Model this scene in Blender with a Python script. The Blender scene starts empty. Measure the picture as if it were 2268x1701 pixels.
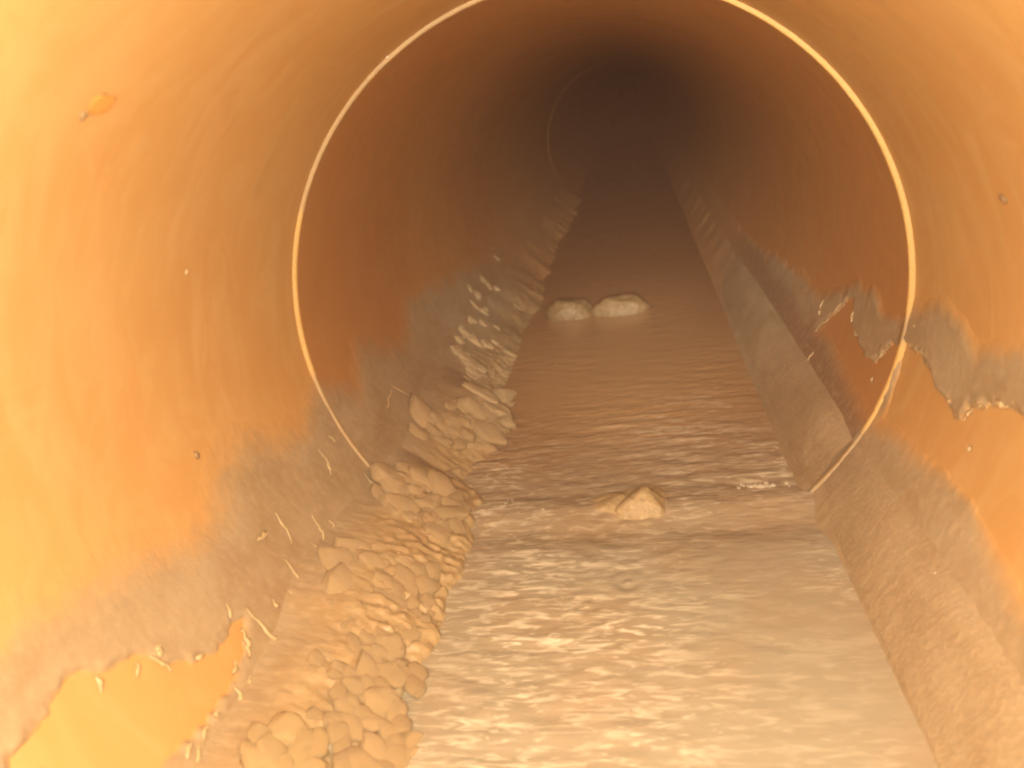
import bpy, bmesh, math, random
import numpy as np
from mathutils import Vector, Matrix

# All lengths below are in pipe radii; S turns them into metres (a 300 mm sewer).
S = 0.15
sc = bpy.context.scene
COL = sc.collection

# ------------------------------------------------------------------ camera
CAM_POS = (0.21709, 0.0, 0.69875)
CAM_R = (0.977219, 0.145332, -0.154664)
CAM_U = (0.090517, 0.373736, 0.923108)
CAM_F = (-0.19196, 0.916079, -0.352067)
cam_d = bpy.data.cameras.new('camera')
cam = bpy.data.objects.new('camera', cam_d)
COL.objects.link(cam)
cam_d.sensor_width = 36.0
cam_d.lens = 0.72161 * 36.0
cam_d.clip_start = 0.002
cam_d.clip_end = 60.0
m = Matrix.Identity(4)
for r in range(3):
    m[r][0], m[r][1], m[r][2], m[r][3] = CAM_R[r], CAM_U[r], -CAM_F[r], CAM_POS[r] * S
cam.matrix_world = m
cam_d.dof.use_dof = True
cam_d.dof.focus_distance = 2.6 * S
cam_d.dof.aperture_fstop = 11.0
sc.camera = cam

# ------------------------------------------------------------------ world, exposure
w = bpy.data.worlds.new('World')
sc.world = w
w.use_nodes = True
w.node_tree.nodes['Background'].inputs[0].default_value = (0, 0, 0, 1)
w.node_tree.nodes['Background'].inputs[1].default_value = 0.0
sc.view_settings.view_transform = 'Standard'
sc.view_settings.look = 'None'
sc.view_settings.gamma = 1.0
sc.view_settings.exposure = 0.0
sc.cycles.max_bounces = 10
sc.cycles.diffuse_bounces = 6
sc.cycles.glossy_bounces = 4
sc.cycles.transmission_bounces = 4
sc.cycles.volume_bounces = 0
sc.cycles.caustics_reflective = False
sc.cycles.caustics_refractive = False
sc.cycles.sample_clamp_indirect = 4.0
sc.cycles.filter_width = 2.2

# ------------------------------------------------------------------ lamps: the inspection head's LEDs, sitting round its lens
def lamp(kind, a, b, power, size=0.022, aim=None, cone=60):
    ld = bpy.data.lights.new('camera_lamp', kind)
    ld.energy = power
    ld.color = (1.0, 0.94, 0.77)
    ld.shadow_soft_size = size * S
    lo = bpy.data.objects.new('camera_lamp', ld)
    p = Vector(CAM_POS) + Vector(CAM_R) * a + Vector(CAM_U) * b - Vector(CAM_F) * 0.06
    lo.location = p * S
    if kind == 'SPOT':
        ld.spot_size = math.radians(cone)
        ld.spot_blend = 1.0
        lo.rotation_euler = (Vector(aim) - p).to_track_quat('-Z', 'Y').to_euler()
    COL.objects.link(lo)
for a, b, e in ((-0.20, 0.02, 2.4), (-0.12, 0.11, 1.3), (0.10, 0.10, 1.1), (0.14, -0.04, 1.15)):     # flood LEDs
    lamp('POINT', a, b, e)
for a in (-0.08, 0.06):                                                       # beam LEDs, low on the head
    lamp('SPOT', a, -0.12, 0.7, aim=(0.0, 3.0, -0.35), cone=75)
    lamp('SPOT', a * 2, -0.10, 11.0, aim=(0.0, 7.0, -0.50), cone=38)
    lamp('SPOT', a * 1.5, -0.15, 14.0, aim=(0.05, 8.0, -0.38), cone=23)

# ------------------------------------------------------------------ measured tables: (angle from the invert in degrees, distance along the pipe)
YJ = 2.363
R1, OX1, OZ1 = 1.014, 0.001, -0.0035
LFILM1 = [[-82.72,2.363],[-80.39,2.234],[-78.25,2.145],[-80.03,2.036],[-84.94,1.803],[-83.95,1.685],[-78.22,1.545],[-80.45,1.391],[-85.31,1.234],[-85.73,1.113],[-87.41,1.004],[-86.82,0.952]]
LHOLE1 = [[-63.8,1.45],[-60.91,1.371],[-59.74,1.273],[-59.84,1.191],[-60.9,1.091],[-61.54,1.02],[-75.18,0.823],[-75.75,0.866],[-76.17,0.929],[-76.77,1.003],[-75.67,1.041],[-73.65,1.085],[-72.53,1.161],[-68.7,1.194],[-66.04,1.246],[-63.49,1.326],[-64.54,1.389]]
LFILM2 = [[-83.32,2.388],[-76.34,2.6],[-83.98,2.793],[-75.58,3.202],[-76.95,3.329],[-83.96,3.543],[-77.46,4.444],[-71.48,5.683],[-75.74,7.469]]
RFILM2 = [[83.48,2.371],[80.78,2.537],[82.28,2.61],[83.62,2.709],[82.47,2.891],[78.54,3.017],[74.85,3.185],[71.41,3.441],[72.92,3.773],[68.55,4.548],[65.4,5.573],[65.98,7.099]]
RHOLE2 = [[78.65,2.89],[77.33,2.954],[71.39,3.074],[65.81,3.178],[67.18,2.995],[65.52,2.801],[64.4,2.612],[63.22,2.391],[64.84,2.319],[75.75,2.345],[78.94,2.355],[76.67,2.438],[72.09,2.502],[70.98,2.632],[72.49,2.737],[73.74,2.841]]
RFILM1 = [[84.57,2.375],[88.56,2.125],[87.46,1.992],[86.16,1.896],[88.2,1.782],[89.22,1.693]]
RHOLE1 = [[79.12,2.364],[79.72,2.216],[78.55,2.128],[76.78,2.075],[75.76,1.908],[78.51,1.874],[82.48,1.745],[82.61,1.665],[80.9,1.638],[65.3,1.406],[66.49,1.551],[68.27,1.698],[67.46,1.862],[66.28,2.044],[65.71,2.192],[63.62,2.326]]
STRANDS1 = [[[-64.51,1.704],[-60.82,1.691],[-56.79,1.671],[-56.0,1.652]],[[-64.9,1.477],[-61.08,1.474],[-58.29,1.468],[-57.11,1.443],[-56.13,1.399]],[[-64.8,1.927],[-61.5,1.91],[-59.99,1.89]],[[-70.55,1.793],[-67.6,1.79],[-64.63,1.773]],[[-61.72,1.839],[-58.46,1.833],[-57.14,1.824]],[[-61.67,1.973],[-59.75,1.976]],[[-67.72,1.429],[-65.51,1.418]],[[-63.79,1.414],[-61.39,1.406],[-59.52,1.37]],[[-72.05,2.175],[-68.39,2.166],[-66.92,2.143]],[[-72.91,2.258],[-70.36,2.287]],[[-60.89,2.306],[-57.78,2.301],[-55.18,2.3]],[[-57.28,1.207],[-56.25,1.173],[-54.65,1.144]],[[-60.39,1.632],[-59.02,1.629]],[[-69.89,1.659],[-69.85,1.692],[-69.39,1.722]],[[-52.19,1.715],[-50.14,1.718]],[[-50.88,1.532],[-48.58,1.522]],[[-58.09,1.33],[-57.82,1.304]],[[-61.71,1.562],[-60.25,1.551]],[[-53.89,1.9],[-52.05,1.894]]]
STRANDS2 = [[[-67.97,2.878],[-65.48,2.932],[-63.15,2.962]],[[-60.69,3.025],[-57.77,3.051]],[[-59.98,3.109],[-56.26,3.125]],[[-67.64,2.854],[-66.68,2.783],[-65.74,2.72]],[[-59.48,3.252],[-56.12,3.324]],[[-67.01,4.872],[-61.51,4.971]],[[-69.11,5.491],[-64.38,5.651]]]
CURL1L = [[[-71.17,1.215],[-71.21,1.196],[-70.04,1.196]],[[-71.58,1.172],[-69.69,1.181],[-67.78,1.198]],[[-72.17,1.136],[-70.83,1.119]],[[-75.23,1.047],[-73.4,1.036]],[[-59.56,1.206],[-59.26,1.186]],[[-59.23,1.158],[-58.81,1.128]],[[-59.84,1.107],[-59.34,1.072]],[[-58.78,1.116],[-57.79,1.081]],[[-59.26,1.285],[-57.94,1.269],[-56.68,1.271]],[[-56.39,1.284],[-55.24,1.293]],[[-65.81,1.284],[-66.04,1.258]],[[-60.94,1.334],[-60.58,1.309]]]
CURL1R = [[[79.84,2.329],[80.38,2.288]],[[80.65,2.253],[80.18,2.204],[79.91,2.152]],[[77.02,2.005],[76.96,1.967]],[[76.56,1.881],[77.8,1.869],[79.08,1.852]],[[79.56,1.842],[80.82,1.799]],[[81.52,1.781],[82.86,1.734],[83.38,1.705]],[[73.76,1.813],[74.65,1.8]],[[83.51,2.318],[82.57,2.302]]]
CURL2R = [[[77.15,2.426],[74.53,2.464],[72.19,2.494]],[[68.49,2.465],[69.78,2.464]],[[65.71,3.184],[68.71,3.134],[70.9,3.09]],[[59.06,3.093],[61.73,3.088]],[[56.66,3.094],[59.06,3.093]],[[70.45,3.236],[68.92,3.221]],[[72.73,3.242],[70.53,3.238]],[[76.7,2.839],[74.22,2.834]],[[73.65,2.78],[73.05,2.715]],[[76.49,2.99],[73.07,3.051]],[[52.95,2.524],[53.97,2.441]],[[48.5,3.022],[49.55,2.94]],[[49.6,2.915],[49.24,2.859]]]
LUMPS = {"main":[[-56.24,1.871,0.932,0.0643,0.0419],[-53.34,1.904,0.91,0.051,0.0312],[-56.37,1.799,0.933,0.106,0.0571],[-53.83,1.725,0.913,0.0949,0.0633],[-50.61,1.847,0.892,0.0887,0.061],[-47.98,1.806,0.877,0.0709,0.0545],[-48.43,1.724,0.879,0.0791,0.0369],[-46.09,1.784,0.867,0.0594,0.0432],[-44.54,1.829,0.861,0.0605,0.0523],[-43.87,1.766,0.858,0.0617,0.051],[-42.15,1.794,0.852,0.0434,0.0434],[-39.89,1.841,0.845,0.0525,0.0387],[-42.54,1.899,0.853,0.0509,0.0453],[-39.87,1.919,0.845,0.0456,0.0485],[-43.05,1.687,0.855,0.0467,0.0337],[-45.48,1.666,0.865,0.0669,0.0411],[-47.52,1.647,0.874,0.0561,0.0357],[-38.34,1.777,0.841,0.0404,0.035],[-40.87,1.746,0.847,0.0373,0.0346],[-37.38,1.692,0.838,0.0338,0.039],[-38.98,1.629,0.842,0.0329,0.0481],[-41.63,1.652,0.85,0.0409,0.0358],[-44.16,1.586,0.859,0.0522,0.0323],[-41.78,1.556,0.85,0.0564,0.0368],[-39.95,1.577,0.845,0.0297,0.0446],[-48.81,1.885,0.881,0.0562,0.0337],[-45.63,1.917,0.865,0.0683,0.0285],[-50.9,1.679,0.893,0.0724,0.031],[-45.98,1.608,0.867,0.0552,0.0251],[-46.32,1.561,0.868,0.059,0.0221],[-47.18,1.511,0.873,0.0673,0.024],[-43.77,1.505,0.857,0.0671,0.0216],[-48.51,1.585,0.879,0.0646,0.0248],[-53.35,1.616,0.91,0.0453,0.0252],[-39.62,1.7,0.844,0.0313,0.0261],[-43.42,1.724,0.856,0.0474,0.0316]],"spur":[[-34.91,1.465,0.834,0.04,0.0564],[-35.37,1.507,0.835,0.0384,0.0336],[-39.96,1.469,0.845,0.0801,0.0306],[-38.84,1.497,0.842,0.043,0.0239],[-43.21,1.45,0.855,0.0701,0.0234],[-36.95,1.472,0.838,0.0378,0.0283],[-44.3,1.385,0.86,0.0634,0.0249],[-45.56,1.413,0.865,0.0551,0.0184],[-42.13,1.402,0.852,0.0548,0.0183],[-40.45,1.384,0.846,0.0588,0.0204],[-51.63,1.426,0.898,0.0323,0.0208],[-47.75,1.427,0.875,0.0462,0.0185]],"low":[[-44.17,1.328,0.859,0.055,0.0352],[-38.88,1.372,0.842,0.0652,0.0382],[-36.5,1.36,0.837,0.0403,0.0336],[-37.5,1.239,0.839,0.0547,0.04],[-35.07,1.33,0.834,0.0375,0.0375],[-31.35,1.29,0.831,0.0627,0.0411],[-30.22,1.256,0.83,0.051,0.0425],[-41.3,1.174,0.849,0.0488,0.0386],[-41.66,1.274,0.85,0.0642,0.03],[-39.71,1.309,0.844,0.0611,0.0262],[-36.62,1.298,0.837,0.052,0.0347],[-41.76,1.317,0.85,0.0569,0.0241],[-43.87,1.242,0.858,0.0506,0.0295],[-34.73,1.284,0.834,0.0388,0.0388],[-34.51,1.244,0.834,0.0464,0.038],[-32.4,1.232,0.831,0.0419,0.0377],[-38.63,1.197,0.841,0.0576,0.037],[-35.19,1.204,0.835,0.0496,0.0289],[-45.16,1.27,0.863,0.047,0.0214],[-48.05,1.27,0.877,0.0385,0.0171]],"near":[[-50.54,1.198,0.891,0.072,0.0535],[-53.57,1.159,0.911,0.0383,0.0343],[-50.04,1.123,0.888,0.0988,0.0435],[-45.87,1.197,0.866,0.0391,0.0576],[-47.84,1.188,0.876,0.0491,0.045],[-47.08,1.139,0.872,0.0598,0.0439],[-52.43,1.11,0.903,0.0549,0.0353],[-54.09,1.126,0.915,0.0237,0.0198],[-45.38,1.147,0.864,0.04,0.032],[-50.8,1.227,0.893,0.046,0.0251]],"joint":[[-56.26,2.331,0.933,0.105,0.0822],[-54.14,2.285,0.915,0.0989,0.0494],[-52.98,2.428,0.912,0.1132,0.0236],[-49.34,2.408,0.89,0.1031,0.0609],[-44.89,2.407,0.869,0.1031,0.0796],[-47.75,2.451,0.884,0.076,0.0428],[-40.8,2.368,0.852,0.0416,0.0601],[-46.42,2.255,0.869,0.0845,0.0356],[-49.57,2.249,0.885,0.0311,0.0244],[-40.87,2.257,0.847,0.0935,0.0356],[-41.41,2.173,0.849,0.0649,0.0389],[-37.75,2.199,0.839,0.0655,0.0349],[-41.28,2.128,0.849,0.0851,0.0255],[-43.94,2.216,0.858,0.0307,0.0241],[-51.01,2.185,0.894,0.1042,0.0521],[-53.98,2.199,0.914,0.0698,0.0349],[-48.77,2.138,0.881,0.0684,0.0342],[-46.74,2.153,0.87,0.0301,0.0429],[-42.96,2.619,0.941,0.0556,0.0455],[-50.01,2.31,0.888,0.0635,0.0317],[-41.1,2.315,0.849,0.0681,0.0318],[-56.52,2.209,0.934,0.0613,0.0219],[-43.74,2.114,0.857,0.0508,0.0254]],"far":[[-45.43,3.31,0.88,0.1455,0.0909],[-37.24,3.519,0.913,0.122,0.077],[-44.98,3.096,0.862,0.1489,0.063],[-56.81,2.898,0.945,0.1466,0.0597],[-51.56,3.026,0.898,0.0899,0.0365],[-46.98,2.985,0.872,0.0611,0.0417],[-39.06,3.04,0.842,0.0846,0.0367],[-44.49,2.905,0.877,0.049,0.0409],[-39.62,2.954,0.844,0.1268,0.0358],[-55.58,2.773,0.958,0.0788,0.0289],[-52.52,2.836,0.932,0.0802,0.0321],[-37.94,3.193,0.84,0.094,0.0499],[-34.71,3.42,0.888,0.0563,0.0688],[-52.64,2.895,0.918,0.0977,0.0326],[-43.3,2.996,0.856,0.0669,0.0335],[-50.09,3.106,0.888,0.0746,0.0402],[-41.64,3.186,0.85,0.0704,0.0469],[-34.61,3.125,0.834,0.0635,0.0404],[-45.46,2.833,0.907,0.0482,0.0321],[-49.59,2.809,0.928,0.0479,0.0319]],"faint":[[-55.54,4.014,0.959,0.1047,0.0523],[-59.65,3.883,0.976,0.0693,0.0416],[-59.99,4.022,0.978,0.0761,0.0381],[-51.4,4.061,0.946,0.0578,0.0433],[-48.82,4.165,0.939,0.0443,0.0295],[-52.81,3.687,0.948,0.0798,0.0532],[-49.37,3.712,0.938,0.0491,0.0402],[-50.39,3.599,0.94,0.0826,0.0478],[-55.79,3.723,0.959,0.0625,0.0402],[-58.49,3.737,0.971,0.0671,0.0358],[-51.4,3.435,0.931,0.071,0.0376],[-62.82,4.997,0.988,0.0803,0.0402],[-66.52,4.945,0.988,0.068,0.034],[-64.13,4.643,0.988,0.0698,0.043],[-57.85,4.525,0.97,0.058,0.0316],[-61.81,4.485,0.987,0.0731,0.0366],[-56.17,4.332,0.963,0.061,0.0305],[-59.96,4.268,0.978,0.0601,0.0401],[-51.49,4.399,0.948,0.0464,0.0258],[-47.67,5.002,0.943,0.052,0.0231],[-62.08,4.074,0.988,0.0529,0.0288],[-67.03,5.593,0.988,0.0632,0.0316],[-68.27,4.597,0.988,0.0531,0.0318],[-58.56,5.079,0.974,0.0525,0.035]]}
SPECKS = [[57.96,1.64],[57.85,1.389],[-87.64,1.624],[-115.44,1.686],[-142.31,1.165],[111.05,1.676],[-131.94,1.75],[57.89,1.618],[-150.94,2.452]]

rng = np.random.default_rng(11)
random.seed(11)

# ------------------------------------------------------------------ helpers
def vnoise(x, y, seed=0):
    x = np.asarray(x, float); y = np.asarray(y, float)
    xi = np.floor(x).astype(np.int64); yi = np.floor(y).astype(np.int64)
    xf = x - xi; yf = y - yi
    u = xf * xf * xf * (xf * (xf * 6 - 15) + 10); v = yf * yf * yf * (yf * (yf * 6 - 15) + 10)
    def h(a, b):
        n = (a * 374761393 + b * 668265263 + seed * 974711) & 0xFFFFFFFF
        n = ((n ^ (n >> 13)) * 1274126177) & 0xFFFFFFFF
        n = n ^ (n >> 16)
        return (n & 0xFFFF) / 32767.5 - 1.0
    a = h(xi, yi) * (1 - u) + h(xi + 1, yi) * u
    b = h(xi, yi + 1) * (1 - u) + h(xi + 1, yi + 1) * u
    return a * (1 - v) + b * v

def fbm(x, y, seed=0, octv=4):
    t = 0; a = 1.0; n = 0
    for k in range(octv):
        t = t + a * vnoise(np.asarray(x) * 2 ** k + 17.3 * k, np.asarray(y) * 2 ** k - 9.1 * k, seed + k)
        n += a; a *= 0.5
    return t / n

def sstep(a, b, x):
    t = np.clip((np.asarray(x, float) - a) / (b - a), 0, 1)
    return t * t * (3 - 2 * t)

def poly_sd(px, py, poly):
    """signed distance, positive inside"""
    P = np.array(poly, float); Q = np.roll(P, -1, 0)
    d2 = np.full(px.shape, 1e9); inside = np.zeros(px.shape, bool)
    for (ax, ay), (bx, by) in zip(P, Q):
        ex, ey = bx - ax, by - ay
        L = ex * ex + ey * ey + 1e-12
        t = np.clip(((px - ax) * ex + (py - ay) * ey) / L, 0, 1)
        d2 = np.minimum(d2, (px - ax - t * ex) ** 2 + (py - ay - t * ey) ** 2)
        if ay != by:
            c = ((ay > py) != (by > py)) & (px < (bx - ax) * (py - ay) / (by - ay) + ax)
            inside ^= c
    d = np.sqrt(d2)
    return np.where(inside, d, -d)

def polar(th, r, cx=0.0, cz=0.0):
    t = np.radians(th)
    return cx + r * np.sin(t), cz - r * np.cos(t)

def mesh_obj(name, verts, faces, mat, parent=None, smooth=True, uv=None, attrs=None):
    me = bpy.data.meshes.new(name)
    V = np.asarray(verts, float) * S
    me.from_pydata(V.tolist(), [], [list(map(int, f)) for f in faces])
    if uv is not None:
        l = me.uv_layers.new(name='surface')
        vi = np.empty(len(me.loops), np.int32); me.loops.foreach_get('vertex_index', vi)
        l.data.foreach_set('uv', np.asarray(uv, np.float32)[vi].ravel())
    for k, a in (attrs or {}).items():
        at = me.attributes.new(k, 'FLOAT', 'POINT')
        at.data.foreach_set('value', np.asarray(a, np.float32).ravel())
    if smooth:
        me.polygons.foreach_set('use_smooth', np.ones(len(me.polygons), bool))
    me.materials.append(mat)
    o = bpy.data.objects.new(name, me)
    COL.objects.link(o)
    if parent is not None:
        o.parent = parent
    return o

def grid_faces(nu, nv, keep=None, wrap=False, flip=False):
    F = []
    for i in range(nv - 1):
        for j in range(nu if wrap else nu - 1):
            k = (j + 1) % nu
            a, b, c, d = i * nu + j, i * nu + k, (i + 1) * nu + k, (i + 1) * nu + j
            if keep is not None and not (keep[a] or keep[b] or keep[c] or keep[d]):
                continue
            F.append((a, d, c, b) if flip else (a, b, c, d))
    return F

def tag(o, label=None, cat=None, group=None, kind=None):
    if label: o['label'] = label
    if cat: o['category'] = cat
    if group: o['group'] = group
    if kind: o['kind'] = kind
    return o

def thing(name, loc, label, cat, group=None):
    o = bpy.data.objects.new(name, None)
    o.empty_display_size = 0.01
    o.location = Vector(loc) * S
    COL.objects.link(o)
    return tag(o, label, cat, group)

# ------------------------------------------------------------------ materials
class MB:
    def __init__(self, name):
        self.m = bpy.data.materials.new(name); self.m.use_nodes = True
        self.t = self.m.node_tree; self.b = self.t.nodes['Principled BSDF']
        self.out = self.t.nodes['Material Output']
    def n(self, kind, **kw):
        nd = self.t.nodes.new(kind)
        for k, v in kw.items():
            if k in nd.inputs: nd.inputs[k].default_value = v
            else: setattr(nd, k, v)
        return nd
    def l(self, a, b): self.t.links.new(a, b)
    def uv(self, sx, sy):
        tc = self.n('ShaderNodeTexCoord'); mp = self.n('ShaderNodeMapping')
        mp.inputs['Scale'].default_value = (sx, sy, 1); self.l(tc.outputs['UV'], mp.inputs['Vector']); return mp.outputs[0]
    def obj(self, s):
        tc = self.n('ShaderNodeTexCoord'); mp = self.n('ShaderNodeMapping')
        mp.inputs['Scale'].default_value = (s, s, s) if not hasattr(s, '__len__') else s
        self.l(tc.outputs['Object'], mp.inputs['Vector']); return mp.outputs[0]
    def noise(self, vec, scale=1.0, detail=3, rough=0.5, dist=0.0):
        nd = self.n('ShaderNodeTexNoise', Scale=scale, Detail=detail, Roughness=rough, Distortion=dist)
        self.l(vec, nd.inputs['Vector']); return nd.outputs['Fac']
    def ramp(self, fac, stops):
        r = self.n('ShaderNodeValToRGB'); e = r.color_ramp.elements
        while len(e) < len(stops): e.new(0.5)
        for x, (p, c) in zip(e, stops):
            x.position = p; x.color = (*c, 1) if hasattr(c, '__len__') else (c, c, c, 1)
        self.l(fac, r.inputs[0]); return r.outputs[0]
    def mix(self, fac, a, b, mode='MIX'):
        nd = self.n('ShaderNodeMix', data_type='RGBA', blend_type=mode)
        for v, s in ((fac, nd.inputs[0]), (a, nd.inputs[6]), (b, nd.inputs[7])):
            if hasattr(v, 'is_linked'): self.l(v, s)
            else: s.default_value = (*v, 1) if hasattr(v, '__len__') else v
        return nd.outputs[2]
    def bump(self, h, strength=0.3, dist=0.001, prev=None):
        nd = self.n('ShaderNodeBump', Strength=strength, Distance=dist)
        self.l(h, nd.inputs['Height'])
        if prev is not None: self.l(prev, nd.inputs['Normal'])
        return nd.outputs[0]
    def attr(self, name):
        return self.n('ShaderNodeAttribute', attribute_name=name).outputs['Fac']
    def set(self, **kw):
        for k, v in kw.items():
            s = self.b.inputs[k.replace('_', ' ')]
            if hasattr(v, 'is_linked'): self.l(v, s)
            else: s.default_value = (*v, 1) if hasattr(v, '__len__') and len(v) == 3 else v
        return self

ORANGE = (0.47, 0.272, 0.098)
ORANGE_D = (0.455, 0.250, 0.084)
ORANGE_L = (0.50, 0.312, 0.128)
FILM = (0.340, 0.265, 0.168)
FILM_D = (0.275, 0.200, 0.112)
BANKC = (0.385, 0.285, 0.150)
BANKC_D = (0.290, 0.195, 0.095)

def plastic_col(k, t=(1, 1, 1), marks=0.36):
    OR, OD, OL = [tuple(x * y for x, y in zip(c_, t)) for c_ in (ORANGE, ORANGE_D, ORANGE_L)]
    n1 = k.noise(k.uv(2.0, 1.6), 1.0, 3, 0.55, 0.4)
    n2 = k.noise(k.uv(11, 9), 1.0, 2, 0.5)
    tc = k.n('ShaderNodeTexCoord'); mp = k.n('ShaderNodeMapping')
    mp.inputs['Rotation'].default_value = (0, 0, 0.55); mp.inputs['Scale'].default_value = (2.2, 8.5, 1)
    k.l(tc.outputs['UV'], mp.inputs['Vector'])
    st = k.noise(mp.outputs[0], 1.0, 3, 0.55, 0.8)            # slanting run marks on the wall
    c = k.mix(k.ramp(n1, [(0.36, 0.0), (0.62, 1.0)]), OD, OR)
    c = k.mix(k.ramp(st, [(0.50, 0.0), (0.66, marks)]), c, OL)
    st2 = k.noise(k.uv(3.4, 6.0), 1.0, 5, 0.62, 1.6)
    c = k.mix(k.ramp(st2, [(0.535, 0.0), (0.575, marks * 0.6)]), c, OL)
    c = k.mix(k.ramp(st2, [(0.40, marks * 0.6), (0.435, 0.0)]), c, OD)
    c = k.mix(k.ramp(n2, [(0.58, 0.0), (0.80, 0.25)]), c, OD)
    return c, st

def mat_plastic(name='orange_plastic', t=(1, 1, 1), marks=0.50):
    k = MB(name)
    c, st = plastic_col(k, t, marks)
    fine = k.noise(k.uv(60, 40), 1.0, 3, 0.6)
    b = k.bump(st, 0.10, 0.0018)
    b = k.bump(fine, 0.03, 0.0004, b)
    k.set(Base_Color=c, Roughness=k.ramp(st, [(0.3, 0.52), (0.7, 0.40)]), Normal=b, IOR=1.45)
    k.b.inputs['Specular IOR Level'].default_value = 0.32
    return k.m

def mat_edge():
    k = MB('cut_plastic_edge')
    g = k.attr('grime')
    n = k.noise(k.obj(900), 1.0, 3, 0.6)
    n2 = k.noise(k.obj(220), 1.0, 3, 0.6)
    c = k.mix(k.ramp(n, [(0.35, 0.0), (0.7, 1.0)]), (0.50, 0.305, 0.095), (0.60, 0.385, 0.14))
    c2 = k.mix(n2, (0.27, 0.18, 0.09), (0.46, 0.34, 0.20))
    c = k.mix(g, c, c2)
    k.set(Base_Color=c, Roughness=0.45, Normal=k.bump(n, 0.25, 0.0005))
    return k.m

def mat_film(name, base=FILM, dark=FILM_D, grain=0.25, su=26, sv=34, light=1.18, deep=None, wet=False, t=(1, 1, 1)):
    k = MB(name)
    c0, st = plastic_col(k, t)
    cov = k.attr('cover')
    n1 = k.noise(k.uv(5, 3.2), 1.0, 4, 0.6, 0.5)
    n2 = k.noise(k.uv(su, sv), 1.0, 3, 0.55)
    n3 = k.noise(k.uv(150, 140), 1.0, 2, 0.6)
    f1_ = k.ramp(n1, [(0.34, 0.0), (0.68, 1.0)])
    c = k.mix(f1_, dark, base)
    if wet: c = k.mix(k.attr('wet'), c, (0.19, 0.115, 0.065))  # mask of darker film tone
    if deep: c = k.mix(k.attr('deep'), c, k.mix(f1_, deep[1], deep[0]))
    c = k.mix(k.ramp(n2, [(0.50, 0.0), (0.76, 0.55)]), c, tuple(min(1, x * light) for x in base))
    c = k.mix(k.ramp(n3, [(0.30, 0.30), (0.50, 0.0)]), c, dark)
    c = k.mix(cov, c0, c)
    b = k.bump(n2, grain, 0.0012)
    b = k.bump(n3, grain * 0.8, 0.0005, b)
    k.set(Base_Color=c, Roughness=k.ramp(n2, [(0.3, 0.60), (0.7, 0.42)]), Normal=b)
    k.b.inputs['Specular IOR Level'].default_value = 0.4
    return k.m

def mat_lump(name, a, b_, wet=0.35):
    k = MB(name)
    oi = k.n('ShaderNodeObjectInfo')
    n = k.noise(k.obj(260), 1.0, 4, 0.65)
    n2 = k.noise(k.obj(1100), 1.0, 2, 0.6)
    c = k.mix(k.ramp(n, [(0.34, 0.0), (0.66, 1.0)]), a, b_)
    c = k.mix(k.ramp(oi.outputs['Random'], [(0.0, 0.0), (1.0, 0.32)]), c, tuple(x * 0.72 for x in a))
    bb = k.bump(n, 0.75, 0.0024)
    bb = k.bump(n2, 0.25, 0.0005, bb)
    k.set(Base_Color=c, Roughness=wet, Normal=bb)
    k.b.inputs['Specular IOR Level'].default_value = 0.45
    return k.m

def mat_plain(name, col, rough=0.5, var=0.25, scale=400, bump=0.2):
    k = MB(name)
    n = k.noise(k.obj(scale), 1.0, 3, 0.6)
    c = k.mix(n, tuple(x * (1 - var) for x in col), tuple(min(1, x * (1 + var)) for x in col))
    k.set(Base_Color=c, Roughness=rough, Normal=k.bump(n, bump, 0.0006))
    return k.m

def mat_water():
    k = MB('turbid_water')
    n = k.noise(k.obj((22, 14, 14)), 1.0, 3, 0.5)
    c = k.mix(n, (0.31, 0.182, 0.082), (0.37, 0.225, 0.108))
    am = k.attr('chop')
    sc1 = k.noise(k.obj((60, 265, 60)), 1.0, 3, 0.55, 0.8)     # pale streaks: glints on the ripples painted into the colour
    sc2 = k.noise(k.obj((110, 470, 60)), 1.0, 2, 0.5, 0.6)
    s1 = k.ramp(sc1, [(0.51, 0.0), (0.68, 0.75)])
    s2 = k.ramp(sc2, [(0.56, 0.0), (0.69, 0.7)])
    m_ = k.n('ShaderNodeMath', operation='MAXIMUM'); k.l(s1, m_.inputs[0]); k.l(s2, m_.inputs[1])
    m2 = k.n('ShaderNodeMath', operation='MULTIPLY'); k.l(m_.outputs[0], m2.inputs[0]); k.l(k.attr('glint'), m2.inputs[1])
    c = k.mix(k.attr('far_haze'), c, (0.24, 0.120, 0.048))  # far water darkened in its colour, standing in for distance haze
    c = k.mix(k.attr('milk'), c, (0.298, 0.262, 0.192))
    c = k.mix(m2.outputs[0], c, (0.78, 0.72, 0.56))
    h = k.noise(k.obj((80, 290, 100)), 1.0, 2, 0.45, 0.4)
    h2 = k.noise(k.obj((34, 120, 60)), 1.0, 2, 0.5, 0.3)
    nd = k.n('ShaderNodeBump', Distance=0.0038); k.l(h, nd.inputs['Height']); k.l(am, nd.inputs['Strength'])
    n2 = k.n('ShaderNodeBump', Distance=0.0055); k.l(h2, n2.inputs['Height']); k.l(am, n2.inputs['Strength']); k.l(nd.outputs[0], n2.inputs['Normal'])
    # murky body lit from within, under a clear rippled skin of water
    k.set(Base_Color=c, Roughness=0.6)
    k.b.inputs['Specular IOR Level'].default_value = 0.0
    k.b.inputs['Coat Weight'].default_value = 1.0
    k.b.inputs['Coat IOR'].default_value = 1.40
    k.b.inputs['Coat Roughness'].default_value = 0.13
    k.l(n2.outputs[0], k.b.inputs['Coat Normal'])
    return k.m

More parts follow.
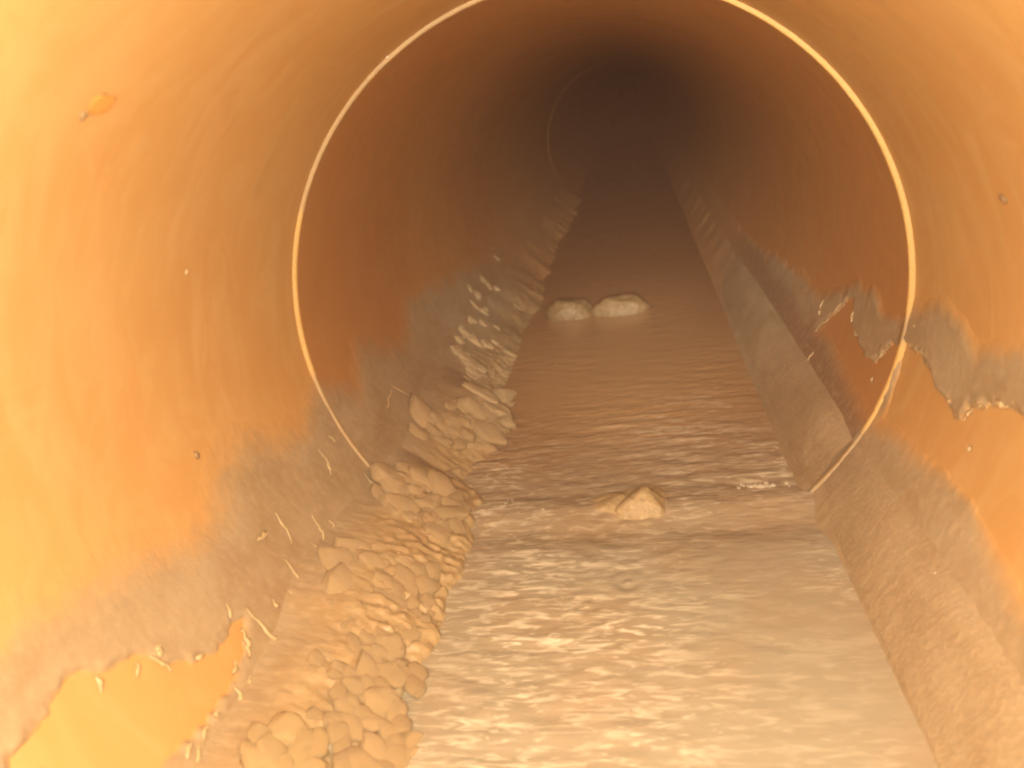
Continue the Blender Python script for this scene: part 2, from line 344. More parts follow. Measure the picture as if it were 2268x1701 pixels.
M_PIPE = mat_plastic(); M_PIPE2 = mat_plastic('darker_orange_plastic', (0.80, 0.690, 0.64), 0.16); M_EDGE = mat_edge()  # sections beyond the joint use the same plastic tinted darker and browner
M_FILM = mat_film('slime_film', wet=True)
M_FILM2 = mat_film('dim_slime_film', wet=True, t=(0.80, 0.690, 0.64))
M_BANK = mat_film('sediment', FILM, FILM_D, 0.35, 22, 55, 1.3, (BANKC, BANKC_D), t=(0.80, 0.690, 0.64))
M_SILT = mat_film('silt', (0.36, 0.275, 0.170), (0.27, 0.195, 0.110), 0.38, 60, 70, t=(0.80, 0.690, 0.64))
M_LUMP = mat_lump('crust', (0.54, 0.385, 0.205), (0.64, 0.475, 0.270), 0.24)
M_LUMP2 = mat_lump('pale_crust', (0.60, 0.43, 0.21), (0.72, 0.53, 0.28), 0.33)
M_STONE = mat_lump('stone', (0.34, 0.250, 0.135), (0.42, 0.315, 0.175), 0.38)
M_STONE_D = mat_lump('dark_stone', (0.140, 0.088, 0.036), (0.185, 0.120, 0.052), 0.45)
M_STRAND = mat_plain('pale_fibre', (0.43, 0.33, 0.175), 0.35)
M_FLAKE = mat_plain('dirty_flake', (0.44, 0.32, 0.17), 0.45, 0.4, 900)
M_WATER = mat_water()
M_DARK = mat_plain('dark_grit', (0.26, 0.165, 0.08), 0.6)
M_WHITE = mat_plain('pale_grit', (0.80, 0.74, 0.58), 0.3)
M_STAIN = mat_plain('rust_stain', (0.56, 0.26, 0.06), 0.5, 0.15)

# ------------------------------------------------------------------ pipes
def pipe(name, ys, ri, ro, cx, cz, nseg, mat, cap_start=False, cap_end=False):
    th = np.linspace(-180, 180, nseg, endpoint=False)
    V = []; UV = []
    for y in ys:
        x, z = polar(th, ri, cx, cz)
        V += list(zip(x, [y] * nseg, z)); UV += list(zip(np.radians(th) * 1.0, [y] * nseg))
    n_in = len(ys)
    for y in (ys[-1], ys[0]):
        x, z = polar(th, ro, cx, cz)
        V += list(zip(x, [y] * nseg, z)); UV += list(zip(np.radians(th), [y] * nseg))
    F = grid_faces(nseg, n_in + 2, wrap=True)
    a = (n_in + 1) * nseg
    for j in range(nseg):
        k = (j + 1) % nseg
        F.append((a + j, a + k, k, j))
    if cap_start: F.append(tuple(range(nseg)))
    if cap_end: F.append(tuple(reversed(range((n_in - 1) * nseg, n_in * nseg))))
    return mesh_obj(name, V, F, mat, uv=UV)

def sharp(o, ang=35):
    me = o.data
    bm = bmesh.new(); bm.from_mesh(me)
    for e in bm.edges:
        if len(e.link_faces) == 2 and e.calc_face_angle(0) > math.radians(ang): e.smooth = False
    bm.to_mesh(me); bm.free()

p1 = pipe('sewer_pipe', list(np.linspace(-4, YJ - 0.003, 40)), R1, R1 + 0.06, OX1, OZ1, 384, M_PIPE, cap_start=True)
sharp(p1)
tag(p1, 'nearest bright orange plastic sewer pipe section, in front of the pale joint ring', 'pipe', 'orange pipe sections laid end to end')
Y3 = 11.0
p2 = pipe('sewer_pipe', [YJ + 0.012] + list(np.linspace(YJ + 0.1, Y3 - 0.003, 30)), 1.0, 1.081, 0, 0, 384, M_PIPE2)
sharp(p2)
tag(p2, 'darker orange pipe section beyond the pale joint ring, with its sawn edge showing', 'pipe', 'orange pipe sections laid end to end')
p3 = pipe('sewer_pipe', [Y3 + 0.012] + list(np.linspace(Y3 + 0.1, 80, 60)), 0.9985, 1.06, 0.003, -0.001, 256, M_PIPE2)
sharp(p3)
tag(p3, 'farthest pipe section, nearly black, behind the small faint ring deep in the pipe', 'pipe', 'orange pipe sections laid end to end')

def cut_edge(parent, y, ri, ro, cx, cz, nseg, depth, grimes, mat=None):
    """the sawn end face with slightly rounded arris, as a part of its pipe"""
    th = np.linspace(-180, 180, nseg, endpoint=False)
    g = np.zeros(nseg)
    for a, b, s in grimes:
        g = np.maximum(g, s * sstep(a - 1.2, a + 1.2, th) * (1 - sstep(b - 1.2, b + 1.2, th)))
    wob = 0.0016 * fbm(th / 4.0, th * 0, 3)
    prof = [(0.0, depth, 0), (0.0, 0.0035, 1), (0.0035, 0.0, 1), (ro - ri, 0.0, 0)]
    V = []; G = []; UV = []
    for dr, dy, ww in prof:
        x, z = polar(th, ri + dr + wob * ww, cx, cz)
        V += list(zip(x, y + dy + 0.0 * th, z)); G += list(g); UV += list(zip(np.radians(th), y + 0 * th))
    return mesh_obj('cut_edge', V, grid_faces(nseg, 4, wrap=True, flip=True), mat or M_EDGE, parent, uv=UV, attrs={'grime': G})

cut_edge(p2, YJ, 1.0, 1.078, 0, 0, 512, 0.013, [(-84, -20, 0.85), (-176, -118, 0.75), (79, 84, 0.9), (20, 60.5, 0.95)])  # grime where film crosses the rim; the upper left range is just duller
cut_edge(p3, Y3, 0.9985, 1.055, 0.003, -0.001, 256, 0.013, [(-179, 179, 1.0)], M_PIPE2)

# ------------------------------------------------------------------ slime films on the walls
def film(name, R, cx, cz, t0, t1, ys, outer, holes, hmax, w_out, w_hole, seed, label, mat, grow=0.0):
    nt = int((t1 - t0) * math.pi / 180 / 0.0075)
    th = np.linspace(t0, t1, nt)
    T, Y = np.meshgrid(th, ys)
    u = np.radians(T)
    po = [(math.radians(a), b) for a, b in outer]
    n_big = fbm(u * 9, Y * 9, seed); n_sm = fbm(u * 42, Y * 42, seed + 5, 3)
    so = poly_sd(u, Y, po) + 0.035 * n_big + grow
    mo = so / w_out
    mh = np.full(T.shape, 9.0)
    for hpoly in holes:
        soft = (1 - sstep(63, 72, np.abs(T))) * (1.0 if t0 > 0 else 0.0)       # the lower margins fade instead of tearing
        sh = -poly_sd(u, Y, [(math.radians(a), b) for a, b in hpoly]) + (0.012 * n_big + 0.013 * n_sm) * (1 - 0.7 * soft) + 0.03 * soft
        mh = np.minimum(mh, sh / (w_hole + 0.085 * soft))
    mm = np.minimum(mo, mh)
    h = hmax * np.clip(mm, -1.0, 1.0) * (1 + 0.12 * n_sm * (mh < 4))
    lip = np.exp(-((mh - 1.0) / 0.9) ** 2) * 0.004 * np.clip(0.4 + n_sm + n_big, 0, 1.5) * (mo > 1) * ((np.abs(T) > 68) | (t0 < 0))
    h = np.where(mm > 0, h + lip, h)
    cover = sstep(0.0, 1.0, np.minimum(mo + 0.18 * n_sm, 1.0 + 0 * mo)) * 0.95
    cover = np.minimum(cover, sstep(0.02, 0.35 + 0.6 * (1 - sstep(63, 72, np.abs(T))) * (t0 > 0), mh))
    cover = cover * (1 - 0.85 * sstep(4.0, 6.5, Y))  # film colour fades out down the pipe, haze put into the colour
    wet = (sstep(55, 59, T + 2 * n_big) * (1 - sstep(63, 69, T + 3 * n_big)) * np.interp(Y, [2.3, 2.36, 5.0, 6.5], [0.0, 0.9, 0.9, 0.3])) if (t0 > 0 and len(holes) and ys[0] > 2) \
        else 0.22 * sstep(0.1, 0.5, n_big)  # darker band above the right ridge; elsewhere faint random darker blotches
    X, Z = polar(T, R - h, cx, cz)
    keep = (mm > -0.3).ravel()
    F = grid_faces(nt, len(ys), keep, flip=True)
    used = np.zeros(T.size, bool); used[np.array(F).ravel()] = True
    idx = np.cumsum(used) - 1
    V = np.stack([X.ravel(), Y.ravel(), Z.ravel()], 1)[used]
    F = [tuple(idx[list(f)]) for f in F]
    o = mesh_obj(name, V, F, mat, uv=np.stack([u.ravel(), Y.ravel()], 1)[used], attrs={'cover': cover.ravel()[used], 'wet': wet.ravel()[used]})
    return tag(o, label, 'slime')

y_near = np.concatenate([np.linspace(-3.0, 0.5, 24, endpoint=False), np.linspace(0.5, YJ - 0.001, 250)])
y_far = np.concatenate([np.linspace(YJ + 0.004, 4.2, 210, endpoint=False), np.linspace(4.2, 7, 110, endpoint=False), np.linspace(7, 10.95, 50)])
f1 = film('slime_film', R1, OX1, OZ1, -92, -30, y_near, LFILM1 + [[-89, 0.5], [-89, -3.2], [-25, -3.2], [-25, 2.6], [-82.7, 2.6]], [LHOLE1], 0.008, 0.16, 0.02, 21,
          'grey-brown slime film on the left wall before the joint ring, torn open at bottom left', M_FILM, 0.05)
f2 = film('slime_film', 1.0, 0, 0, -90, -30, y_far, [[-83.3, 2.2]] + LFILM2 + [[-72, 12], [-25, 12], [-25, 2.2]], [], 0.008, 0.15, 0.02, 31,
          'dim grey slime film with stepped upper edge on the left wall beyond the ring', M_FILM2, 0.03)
f3 = film('slime_film', R1, OX1, OZ1, 28, 96, y_near, [[84.5, 2.6]] + RFILM1 + [[92, 1.2], [92, -3.2], [25, -3.2], [25, 2.6]],
          [RHOLE1[:7] + [[83, 1.5], [80, 1.2], [66, 1.15]] + RHOLE1[9:]], 0.010, 0.06, 0.016, 41,
          'grey slime film with a ragged orange tear on the right wall before the ring', M_FILM, 0.045)
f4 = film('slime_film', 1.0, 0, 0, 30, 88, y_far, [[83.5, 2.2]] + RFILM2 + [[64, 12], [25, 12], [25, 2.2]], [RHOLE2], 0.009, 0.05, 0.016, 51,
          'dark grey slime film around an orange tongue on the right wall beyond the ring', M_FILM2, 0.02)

def ribbon(name, pts, R, cx, cz, width, mat, parent, seed, lift=0.003):
    """a small irregular curled strip standing on the wall, tapered to both ends"""
    width = width * 0.85
    P = []
    for (ta, ya), (tb, yb) in zip(pts[:-1], pts[1:]):
        for s in np.linspace(0, 1, 5, endpoint=False): P.append((ta + (tb - ta) * s, ya + (yb - ya) * s))
    P.append(tuple(pts[-1]))
    P = np.array(P); n = len(P)
    P[:, 0] += 0.35 * vnoise(np.arange(n) * 0.7, np.zeros(n), seed); P[:, 1] += 0.006 * vnoise(np.arange(n) * 0.7, np.ones(n) * 7, seed)
    s = np.linspace(0, 1, n)
    rad = width * (0.30 + 0.70 * np.sin(np.pi * np.clip(s, 0.02, 0.98)) ** 0.6) * (1 + 0.45 * vnoise(s * 6, s * 0 + 3, seed + 1))
    x, z = polar(P[:, 0], R - lift * np.sin(np.pi * s), cx, cz)
    C = np.stack([x, P[:, 1], z], 1)
    nor = np.stack([-np.sin(np.radians(P[:, 0])), 0 * s, np.cos(np.radians(P[:, 0]))], 1)
    tan = np.gradient(C, axis=0); tan /= np.linalg.norm(tan, axis=1)[:, None] + 1e-9
    bi = np.cross(tan, nor); bi /= np.linalg.norm(bi, axis=1)[:, None] + 1e-9
    K = 7; V = []; UV = []
    for i in range(n):
        for k in range(K):
            a = 2 * math.pi * k / K
            V.append(C[i] + bi[i] * math.cos(a) * rad[i] + nor[i] * math.sin(a) * rad[i] * 0.55); UV.append((k / K, s[i]))
    F = grid_faces(K, n, wrap=True) + [tuple(range(K)), tuple(reversed(range((n - 1) * K, n * K)))]
    return mesh_obj(name, V, F, mat, parent, uv=UV)

for i, s_ in enumerate(STRANDS1): ribbon('strand', s_, R1 - 0.012, OX1, OZ1, 0.0052 + 0.002 * random.random(), M_STRAND, f1, 100 + i)
for i, s_ in enumerate(CURL1L): ribbon('curled_edge', s_, R1 - 0.010, OX1, OZ1, 0.0060 + 0.003 * random.random(), M_STRAND, f1, 140 + i)
for i, s_ in enumerate(STRANDS2): ribbon('strand', s_, 0.988, 0, 0, 0.0055, M_LUMP, f2, 160 + i)
for i, s_ in enumerate(CURL1R): ribbon('curled_edge', s_, R1 - 0.006, OX1, OZ1, 0.0055 + 0.003 * random.random(), M_FLAKE, f3, 180 + i)
for i, s_ in enumerate(CURL2R): ribbon('curled_edge', s_, 0.992, 0, 0, 0.0055 + 0.003 * random.random(), M_FLAKE, f4, 200 + i)

# ------------------------------------------------------------------ sediment banks and silt ledges
def water_z(y): return np.interp(y, [-4, 0.8, 2.2, 2.4, 12, 30], [-0.700, -0.700, -0.722, -0.727, -0.727, -0.727])

def sweep(name, ys, profile, mat, label, cat, seed, rough, deep=(0.0, 0.0)):
    """profile(y) -> (n,2) x,z polyline, laid along the pipe"""
    V = []; UV = []; C = []
    for y in ys:
        P = profile(y); L = np.r_[0, np.cumsum(np.hypot(*np.diff(P, axis=0).T))]
        V.append(np.c_[P[:, 0], np.full(len(P), y), P[:, 1]]); UV.append(np.c_[L, np.full(len(P), y)])
    V = np.array(V); UV = np.array(UV); nv, nu = V.shape[:2]
    u, yy = UV[..., 0], UV[..., 1]
    n = rough * (0.65 * fbm(u * 13, yy * 30, seed) + 0.5 * fbm(u * 34, yy * 66, seed + 3, 3))
    if deep[1] > 0: n = n * (0.22 + 0.78 * sstep(0.14, 0.36, u + 0.06 * fbm(u * 5, yy * 5, seed + 9)))
    env = np.sin(np.pi * np.linspace(0, 1, nu)) ** 0.5
    nx, nz = -V[..., 0], -V[..., 2]; q = np.hypot(nx, nz)
    V[..., 0] += nx / q * n * env; V[..., 2] += nz / q * n * env
    V = V.reshape(-1, 3)
    dp = sstep(deep[0], deep[1], u + 0.10 * fbm(u * 12, yy * 10, seed + 7)) if deep[1] > 0 else np.zeros(u.shape)
    o = mesh_obj(name, V, grid_faces(nu, nv, flip=True), mat, uv=UV.reshape(-1, 2), attrs={'cover': (1 - 0.8 * sstep(4.4, 6.5, yy)).ravel(), 'deep': dp.ravel()})  # far end blends into the wall colour in place of haze
    return tag(o, label, cat)

AMP_Y = [0, 2.3, 2.5, 2.62, 2.78, 2.95, 3.25, 3.5, 5, 6.5, 9, 11]
AMP_V = [1, 1, 0.9, 0.35, 0.5, 1, 1, 0.5, 0.45, 0.5, 0.45, 0.4]
def bank_profile(R, cx, cz, nu=90):
    def prof(y):
        amp = float(np.interp(y, AMP_Y, AMP_V)) * (1 + float(np.interp(y, [3.5, 5.5], [0.0, 0.9])) * float(fbm(y * 1.7, 4.4, 79, 3)))
        zw = float(water_z(y))
        ex = -0.515 + 0.055 * float(fbm(y * 6, 0.3, 77, 3)) ; ez = zw + 0.025
        th = np.linspace(-64, -22, 160)
        wx, wz = polar(th, R, cx, cz)
        A = np.array(polar(float(np.interp(y, [1.1, 1.8], [-59.5, -62.5])) + 2.2 * float(fbm(y * 3.5, 8.3, 78, 2)), R + 0.002, cx, cz)); E = np.array([ex, ez])
        t = np.linspace(0, 1, 110)[:, None]
        bulge = np.array([0.03, 0.05])
        top = A + (E - A) * t + bulge * (np.sin(np.pi * t) ** 2.0) * 0.35 - np.array([0.018, 0.03]) * np.exp(-t / 0.10) * (t < 0.6) * t / 0.10
        drop = np.array([[ex + 0.012, ez - 0.015], [ex + 0.022, ez - 0.045], [ex + 0.035, ez - 0.10], [ex + 0.04, ez - 0.2]])
        P = np.r_[top, drop]
        ang = np.degrees(np.arctan2(P[:, 0] - cx, -(P[:, 1] - cz)))
        rr = np.hypot(P[:, 0] - cx, P[:, 1] - cz)
        rr = np.minimum(R + 0.004 - (R + 0.004 - rr) * amp, R + 0.004)
        x, z = polar(ang, rr, cx, cz)
        P = np.stack([x, z], 1)
        L = np.r_[0, np.cumsum(np.hypot(*np.diff(P, axis=0).T))]
        s = np.linspace(0, L[-1], nu)
        return np.stack([np.interp(s, L, P[:, 0]), np.interp(s, L, P[:, 1])], 1)
    return prof
yb1 = np.concatenate([np.linspace(-3, 0.6, 20, endpoint=False), np.linspace(0.6, YJ - 0.002, 230)])
yb2 = np.concatenate([np.linspace(YJ - 0.001, 4.2, 210, endpoint=False), np.linspace(4.2, 10.9, 170)])
bank1 = sweep('sediment_bank', yb1, bank_profile(R1, OX1, OZ1), M_BANK, 'brown sediment bank along the left water edge in front of the joint ring', 'sediment', 61, 0.026, (0.04, 0.26))
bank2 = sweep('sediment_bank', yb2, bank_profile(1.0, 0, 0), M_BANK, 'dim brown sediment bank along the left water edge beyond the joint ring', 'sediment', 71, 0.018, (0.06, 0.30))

def ledge_profile(R, cx, cz, hmax, ys_, vs_, crest, nu=70):
    def prof(y):
        hh = hmax * (1 + float(np.interp(y, [4.8, 6], [0.09, 1.1])) * float(fbm(y * 2.2, 5.1, 91, 3))) * float(np.interp(y, ys_, vs_))
        th = np.linspace(62, 34, nu)
        b = (1 - sstep(54.5, crest + 0.8, th)) * (0.30 + 0.70 * sstep(41, 54, th))
        x, z = polar(th, R + 0.003 - hh * b - 0.003 * (b > 0.5), cx, cz)
        return np.stack([x, z], 1)
    return prof
led1 = sweep('silt_ledge', yb1, ledge_profile(R1, OX1, OZ1, 0.034, [-3, 1.7, 2.3, 2.4], [1, 1, 0.45, 0.4], 63), M_SILT, 'grainy silt ledge along the right water edge in front of the joint ring', 'silt', 81, 0.0024)
led2 = sweep('silt_ledge', yb2, ledge_profile(1.0, 0, 0, 0.044, [2.3, 2.37, 2.6, 4.3, 4.85, 5.3, 7, 11], [0.5, 0.5, 1, 0.9, 0.7, 0.25, 0.6, 0.6], 61), M_SILT, 'narrow silt ridge running away along the right water edge beyond the joint ring', 'silt', 87, 0.0022)

# ------------------------------------------------------------------ water
def water():
    yA = np.concatenate([np.linspace(-3.9, 0.7, 30, endpoint=False), np.linspace(0.7, 2.6, 560, endpoint=False), np.linspace(2.6, 4.2, 320, endpoint=False),
                         np.linspace(4.2, 8, 260, endpoint=False), np.linspace(8, 30, 120, endpoint=False), np.linspace(30, 79, 60)])
    xs = np.linspace(-0.80, 0.90, 170)
    X, Y = np.meshgrid(xs, yA)
    Z = np.array(water_z(Y))
    patch = 0.55 + 0.75 * fbm(X * 3.2, Y * 2.0, 5, 3)
    calm = 1 - 0.7 * sstep(0.30, 0.62, X) * (1 - sstep(1.9, 2.3, Y))
    calm = calm * (1 - 0.55 * (1 - sstep(-0.50, -0.25, X)) * (1 - sstep(2.1, 2.35, Y)))
    far = np.interp(Y, [0, 1.9, 2.3, 2.75, 3.1, 3.7, 5, 30], [0.85, 0.9, 1.15, 1.2, 0.85, 0.35, 0.2, 0.12])
    env = np.clip(patch, 0.12, 1.4) * calm * far
    rw = np.random.default_rng(3)
    H = 0
    for k in range(70):
        lam = 0.030 * (0.15 / 0.030) ** rw.random()
        ang = rw.normal(0, 0.30) + 0.06
        ky, kx = math.cos(ang) * 2 * math.pi / lam, math.sin(ang) * 2 * math.pi / lam
        amp = 0.018 * lam / math.sqrt(70) * 1.75
        warp = 0.35 * lam
        H = H + amp * np.sin(kx * X + ky * Y + rw.random() * 6.283 + 1.6 * vnoise(X * 5, Y * 5, 40 + k))
    H = H * env * 0.9
    H += 0.0016 * env * fbm(X * 9, Y * 26, 15, 3)
    # the standing wave where the water drops over the joint
    yj = 2.30 + 0.03 * vnoise(X * 2.5, X * 0, 9)
    H += -0.014 * np.exp(-((Y - yj + 0.10) / 0.075) ** 2) + 0.012 * np.exp(-((Y - yj - 0.06) / 0.07) ** 2)
    # bow wave of the stone, rings in front of it
    for (cx_, cy_, a, lam, dec) in ((0.07, 2.25, 0.0035, 0.085, 0.20), (0.075, 1.90, 0.0035, 0.050, 0.055), (-0.045, 1.80, 0.0035, 0.055, 0.065)):
        rr = np.hypot((X - cx_), (Y - cy_))
        H += a * np.cos(2 * math.pi * rr / lam) * np.exp(-rr / dec)
    Z = Z + H
    # where glints are painted into the colour: the middle of the near water and the rough patch beyond the joint
    glint = np.clip(1.25 - 0.9 * sstep(0.05, 0.50, X) - 0.8 * (1 - sstep(-0.42, -0.15, X)), 0, 1) * np.interp(Y, [0, 1.8, 2.05, 2.25, 2.36], [1, 1, 0.85, 0.75, 0.0]) \
        + np.interp(Y, [2.26, 2.36, 2.75, 3.1, 3.5], [0, 1.0, 0.95, 0.45, 0]) * (0.45 + 0.55 * sstep(0.0, 0.4, X) + 0.4 * (1 - sstep(-0.45, -0.3, X)))
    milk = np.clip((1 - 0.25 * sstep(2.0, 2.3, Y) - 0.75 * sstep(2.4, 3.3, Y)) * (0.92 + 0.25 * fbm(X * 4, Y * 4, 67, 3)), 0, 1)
    glint = np.clip(glint * (0.85 + 0.9 * fbm(X * 2.6, Y * 3.0, 66, 3)), 0, 1)
    # trim to just outside the pipe wall
    R = np.where(Y < YJ, R1 + 0.012, 1.012)
    keep = ((np.hypot(X, Z) < R)).ravel()
    F = grid_faces(len(xs), len(yA), None)
    F = [f for f in F if keep[f[0]] or keep[f[1]] or keep[f[2]] or keep[f[3]]]
    o = mesh_obj('water', np.stack([X.ravel(), Y.ravel(), Z.ravel()], 1), F, M_WATER, uv=np.stack([X.ravel(), Y.ravel()], 1), attrs={'chop': np.clip(env * 0.8, 0, 1).ravel(), 'glint': glint.ravel(), 'milk': milk.ravel(), 'far_haze': sstep(4.0, 6.5, Y).ravel()})
    return tag(o, kind='structure')
water()

# ------------------------------------------------------------------ crust lumps
def lump_mesh(i, sub=3):
    bm = bmesh.new()
    bmesh.ops.create_icosphere(bm, subdivisions=sub, radius=1.0)
    r_ = random.Random(500 + i)
    dirs = []
    for k in range(15):
        v = Vector((r_.gauss(0, 1), r_.gauss(0, 1), r_.gauss(0, 0.8))).normalized()
        dirs.append((v, r_.uniform(0.58, 0.88)))
    off = Vector((r_.uniform(-9, 9), r_.uniform(-9, 9), r_.uniform(-9, 9)))
    from mathutils import noise as mn
    for v in bm.verts:
        p = v.co.copy()
        for d, c in dirs:                       # soft facets
            e = p.dot(d) - c
            if e > 0: p -= d * e * 0.97
        if p.z > 0.55: p.z = 0.55 + (p.z - 0.55) * 0.3
        p *= 1 + 0.14 * mn.noise(v.co * 1.7 + off) + 0.09 * mn.noise(v.co * 4.0 + off) + 0.04 * mn.noise(v.co * 9.0 + off)
        v.co = p * S
    for f in bm.faces: f.smooth = True
    me = bpy.data.meshes.new('lump'); bm.to_mesh(me); bm.free()
    return me
LUMP_ME = [lump_mesh(i) for i in range(10)]
def with_mat(me, mat):
    c = me.copy(); c.materials.clear(); c.materials.append(mat); return c
LM = {id(m_): [with_mat(x, m_) for x in LUMP_ME] for m_ in (M_LUMP, M_LUMP2)}

def clump(key, label, mat, extra=0.0):
    L = [tuple(q) for q in LUMPS[key]]
    for t, y, r, a, b in list(L):              # smaller pieces filling the joints of the crust
        L.append((t + random.gauss(0, 1.6), y + random.gauss(0, 0.5) * max(a, b), r + 0.003, a * 0.55, b * 0.62))
    c = np.mean([(r * math.sin(math.radians(t)), y, -r * math.cos(math.radians(t))) for t, y, r, a, b in L], 0)
    root = thing('crust_clump', c, label, 'crust', 'crusty clumps along the left water edge')
    for i, (t, y, r, a, b) in enumerate(L):
        me = LM[id(mat)][random.randrange(10)]
        o = bpy.data.objects.new('lump', me); COL.objects.link(o)
        x, z = polar(t, r + random.uniform(0.011, 0.016))
        o.parent = root
        o.location = (Vector((x, y, z)) - Vector(c)) * S
        nrm = Vector((-math.sin(math.radians(t)) + 0.15, 0, math.cos(math.radians(t)) + 0.35)).normalized()
        down = Vector((0, 1, 0)).cross(nrm).normalized()       # downslope
        ya = random.gauss(0, 0.3); nrm = (nrm + Vector((random.gauss(0, .12), random.gauss(0, .12), 0))).normalized(); down = Vector((0, 1, 0)).cross(nrm).normalized()
        ax = (down * math.cos(ya) + Vector((0, 1, 0)) * math.sin(ya)).normalized()
        ax = (ax - nrm * ax.dot(nrm)).normalized(); ay = nrm.cross(ax)
        q = random.uniform(0.86, 1.16); sx, sy = a * 0.86 * q, max(b * 1.10, a * 0.50) * q
        szz = (0.36 + 0.20 * random.random()) * min(sx, sy) + 0.006
        mt = Matrix((ax, ay, nrm)).transposed().to_4x4()
        o.matrix_local = Matrix.Translation(o.location) @ mt @ Matrix.Diagonal((sx, sy, szz, 1)) @ Matrix.Rotation(random.choice((0, math.pi)), 4, 'Z')
    return root
clump('main', 'largest cobbled crust clump on the left bank, in front of the joint ring', M_LUMP)
clump('spur', 'small knobbly crust spur at the left water edge, below the largest clump', M_LUMP)
clump('low', 'wet crust lumps at the bottom of the photo beside the water', M_LUMP)
clump('near', 'pale yellow crust lumps nearest the camera, at the bottom left', M_LUMP2)
clump('joint', 'rounded crust clump sitting where the joint ring meets the left water edge', M_LUMP)
clump('far', 'crust clump jutting into the water just beyond the joint ring', M_LUMP)
clump('faint', 'faint row of crust lumps farthest along the left water edge', M_LUMP)

# ------------------------------------------------------------------ stones in the water
def stone(name, loc, sx, sy, sz, seed, label, mat, peak=0.0, flat=False):
    bm = bmesh.new()
    bmesh.ops.create_icosphere(bm, subdivisions=4, radius=1.0)
    from mathutils import noise as mn
    off = Vector((seed * 3.1, seed * 1.7, seed))
    for v in bm.verts:
        p = v.co.copy()
        if flat:
            p.z = max(-1, min(p.z, 0.85 + 0.12 * mn.noise(v.co * 2 + off) - 0.10 * p.x))
            p.x += 0.10 * mn.noise(Vector((p.z, p.y, 2)) * 2 + off)
        else:
            h = max(p.z, -0.4)
            rad = math.hypot(p.x, p.y)
            if p.z > 0:
                c_ = 1.0 - rad * 0.80
                p.z = 0.45 * p.z + 0.55 * min(p.z, c_ + 0.12)
                p.z = min(p.z, 1.05 - 1.25 * max(p.x - 0.05, 0), 1.05 - 0.95 * max(-p.x - 0.05, 0))
                p.x += peak * max(p.z, 0)
        p *= 1 + 0.14 * mn.noise(v.co * 1.4 + off) + 0.05 * mn.noise(v.co * 4 + off) + 0.02 * mn.noise(v.co * 9 + off)
        v.co = Vector((p.x * sx, p.y * sy, p.z * sz)) * S
    for f in bm.faces: f.smooth = True
    me = bpy.data.meshes.new(name); bm.to_mesh(me); bm.free(); me.materials.append(mat)
    o = bpy.data.objects.new(name, me); COL.objects.link(o); o.location = Vector(loc) * S
    return tag(o, label, 'stone', 'stones in the water')
stone('stone', (0.120, 2.36, -0.745), 0.120, 0.090, 0.097, 3, 'peaked pale tan stone standing in the water at the joint ring', M_STONE, 0.16)
stone('stone', (0.015, 2.375, -0.740), 0.12, 0.07, 0.058, 8, 'small tan stone chip leaning at the left foot of the peaked stone', M_STONE, 0.35)
stone('stone', (-0.335, 4.90, -0.727), 0.170, 0.10, 0.135, 5, 'left one of the two blocky stones far along in the dark water', M_STONE_D, flat=True)
stone('stone', (0.02, 4.88, -0.727), 0.20, 0.10, 0.125, 12, 'right one of the two blocky stones far along in the dark water', M_STONE_D, flat=True)

# ------------------------------------------------------------------ foam and grit
def foam(loc, n, spread, label, seed):
    r_ = random.Random(seed)
    bm = bmesh.new()
    for k in range(n):
        q = abs(r_.gauss(0, 0.5)); a = r_.uniform(0, 6.283)
        x, y = spread[0] * q * math.cos(a), spread[1] * q * math.sin(a)
        rad = r_.choice((0.006, 0.008, 0.011, 0.015)) * (1 - 0.4 * q)
        mt = Matrix.Translation(Vector((x, y, 0.003)) * S) @ Matrix.Diagonal((rad * 0.95 * S, rad * 0.95 * S, rad * 0.75 * S, 1))
        bmesh.ops.create_icosphere(bm, subdivisions=2, radius=1.0, matrix=mt)
    for f in bm.faces: f.smooth = True
    me = bpy.data.meshes.new('foam'); bm.to_mesh(me); bm.free(); me.materials.append(M_FOAM)
    o = bpy.data.objects.new('foam', me); COL.objects.link(o); o.location = Vector(loc) * S
    return tag(o, label, 'foam', kind='stuff')
k = MB('foam_bubbles')
k.set(Base_Color=(0.72, 0.62, 0.46), Roughness=0.08, IOR=1.33)
k.b.inputs['Transmission Weight'].default_value = 0.35
k.b.inputs['Specular IOR Level'].default_value = 0.9
M_FOAM = k.m
foam((-0.40, 2.40, -0.727), 44, (0.07, 0.05), 'little cluster of foam bubbles on the water by the left crust at the joint ring', 1)
foam((-0.24, 2.36, -0.727), 9, (0.09, 0.03), 'few scattered foam bubbles right of the left foam cluster', 2)
foam((0.55, 2.44, -0.727), 36, (0.09, 0.035), 'patch of foam bubbles on the water near the right end of the joint ring', 3)

def grit(name, tp, R, cx, cz, size, mat, label, cat, seed, flat=0.6):
    bm = bmesh.new()
    bmesh.ops.create_icosphere(bm, subdivisions=2, radius=1.0)
    from mathutils import noise as mn
    for v in bm.verts:
        v.co = v.co * (1 + 0.35 * mn.noise(v.co * 1.6 + Vector((seed, seed * 2, 3))))
    for f in bm.faces: f.smooth = True
    me = bpy.data.meshes.new(name); bm.to_mesh(me); bm.free(); me.materials.append(mat)
    o = bpy.data.objects.new(name, me); COL.objects.link(o)
    t, y = tp
    x, z = polar(t, R, cx, cz)
    n = Vector((-math.sin(math.radians(t)), 0, math.cos(math.radians(t)))); a = Vector((0, 1, 0)); b = a.cross(n)
    mt = Matrix((b, a, n)).transposed().to_4x4()
    o.matrix_world = Matrix.Translation(Vector((x, y, z)) * S) @ mt @ Matrix.Diagonal((size[0] * S, size[1] * S, min(size) * flat * S, 1))
    return tag(o, label, cat)
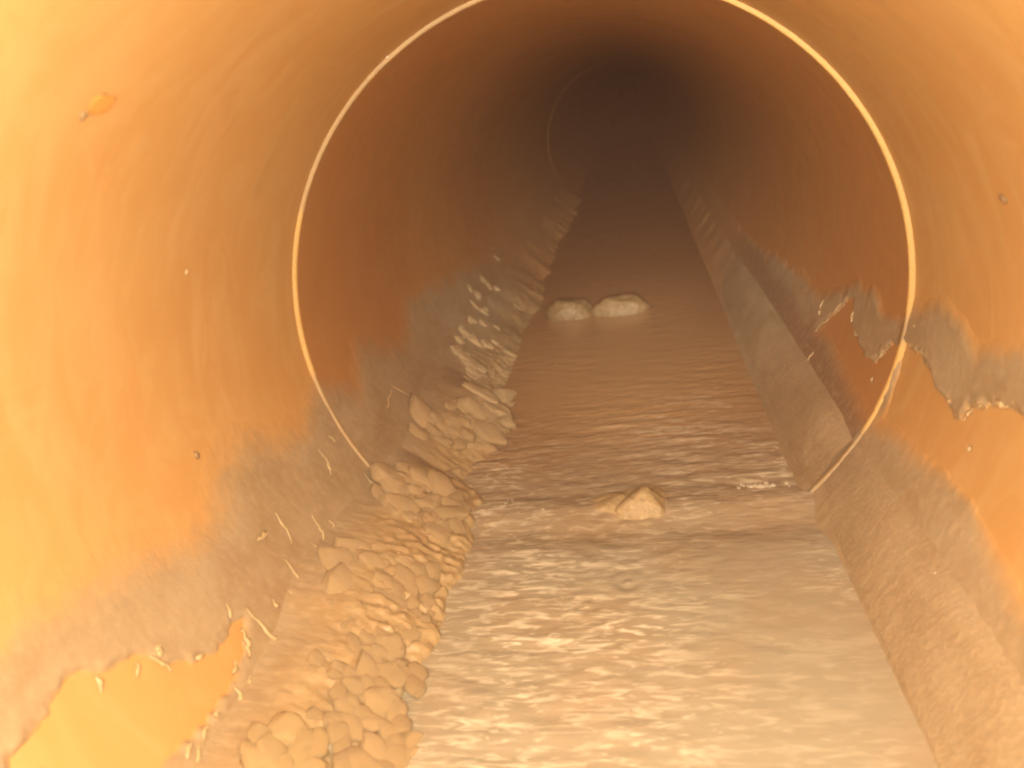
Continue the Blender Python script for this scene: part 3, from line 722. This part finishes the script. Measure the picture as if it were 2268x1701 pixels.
grit('droplet', SPECKS[0], R1 - 0.018, OX1, OZ1, (0.0075, 0.0065), M_WHITE, 'tiny glinting white droplet on the grey film at the lower right', 'droplet', 1, 0.8)
grit('droplet', SPECKS[7], R1 - 0.018, OX1, OZ1, (0.0045, 0.005), M_WHITE, 'smaller droplet just below the glinting white one at the lower right', 'droplet', 2, 0.8)
grit('grit', SPECKS[1], R1 - 0.016, OX1, OZ1, (0.008, 0.007), M_DARK, 'dark speck of grit on the grey silt low on the right', 'grit', 3)
grit('grit', SPECKS[2], R1 - 0.003, OX1, OZ1, (0.012, 0.010), M_DARK, 'dark speck on the left orange wall just above the grey film', 'grit', 4)
grit('grit', SPECKS[3], R1 - 0.003, OX1, OZ1, (0.009, 0.006), M_FLAKE, 'pale crumb stuck to the middle of the left orange wall', 'grit', 5)
grit('stain', SPECKS[4], R1 - 0.0015, OX1, OZ1, (0.022, 0.030), M_STAIN, 'small rusty orange smear high on the left wall', 'stain', 6, 0.03)
grit('grit', [SPECKS[4][0] + 1.2, SPECKS[4][1] - 0.03], R1 - 0.002, OX1, OZ1, (0.010, 0.007), M_DARK, 'dark crumb at the edge of the rusty smear high on the left wall', 'grit', 7, 0.4)
grit('grit', SPECKS[5], R1 - 0.003, OX1, OZ1, (0.010, 0.018), M_DARK, 'dark nick of grit on the orange wall at the right edge of the photo', 'grit', 8, 0.4)
grit('grit', [SPECKS[8][0], YJ - 0.004], 1.010, 0, 0, (0.006, 0.006), M_WHITE, 'tiny white grain on the upper left of the joint ring', 'grit', 9)

# ------------------------------------------------------------------ the damp air of the sewer
hm = bpy.data.materials.new('haze'); hm.use_nodes = True
ht = hm.node_tree
ht.nodes.remove(ht.nodes['Principled BSDF'])
hv = ht.nodes.new('ShaderNodeVolumePrincipled')
hv.inputs['Color'].default_value = (1.0, 0.48, 0.30, 1)
hv.inputs['Density'].default_value = 0.020
hv.inputs['Anisotropy'].default_value = 0.0
ht.links.new(hv.outputs[0], ht.nodes['Material Output'].inputs['Volume'])
hb = bmesh.new()
bmesh.ops.create_cube(hb, size=1.0, matrix=Matrix.Translation(Vector((0, 38 * S, 0))) @ Matrix.Diagonal((2.6 * S, 90 * S, 2.6 * S, 1)))
hme = bpy.data.meshes.new('haze'); hb.to_mesh(hme); hb.free(); hme.materials.append(hm)
ho = bpy.data.objects.new('haze', hme); COL.objects.link(ho)
tag(ho, kind='stuff')
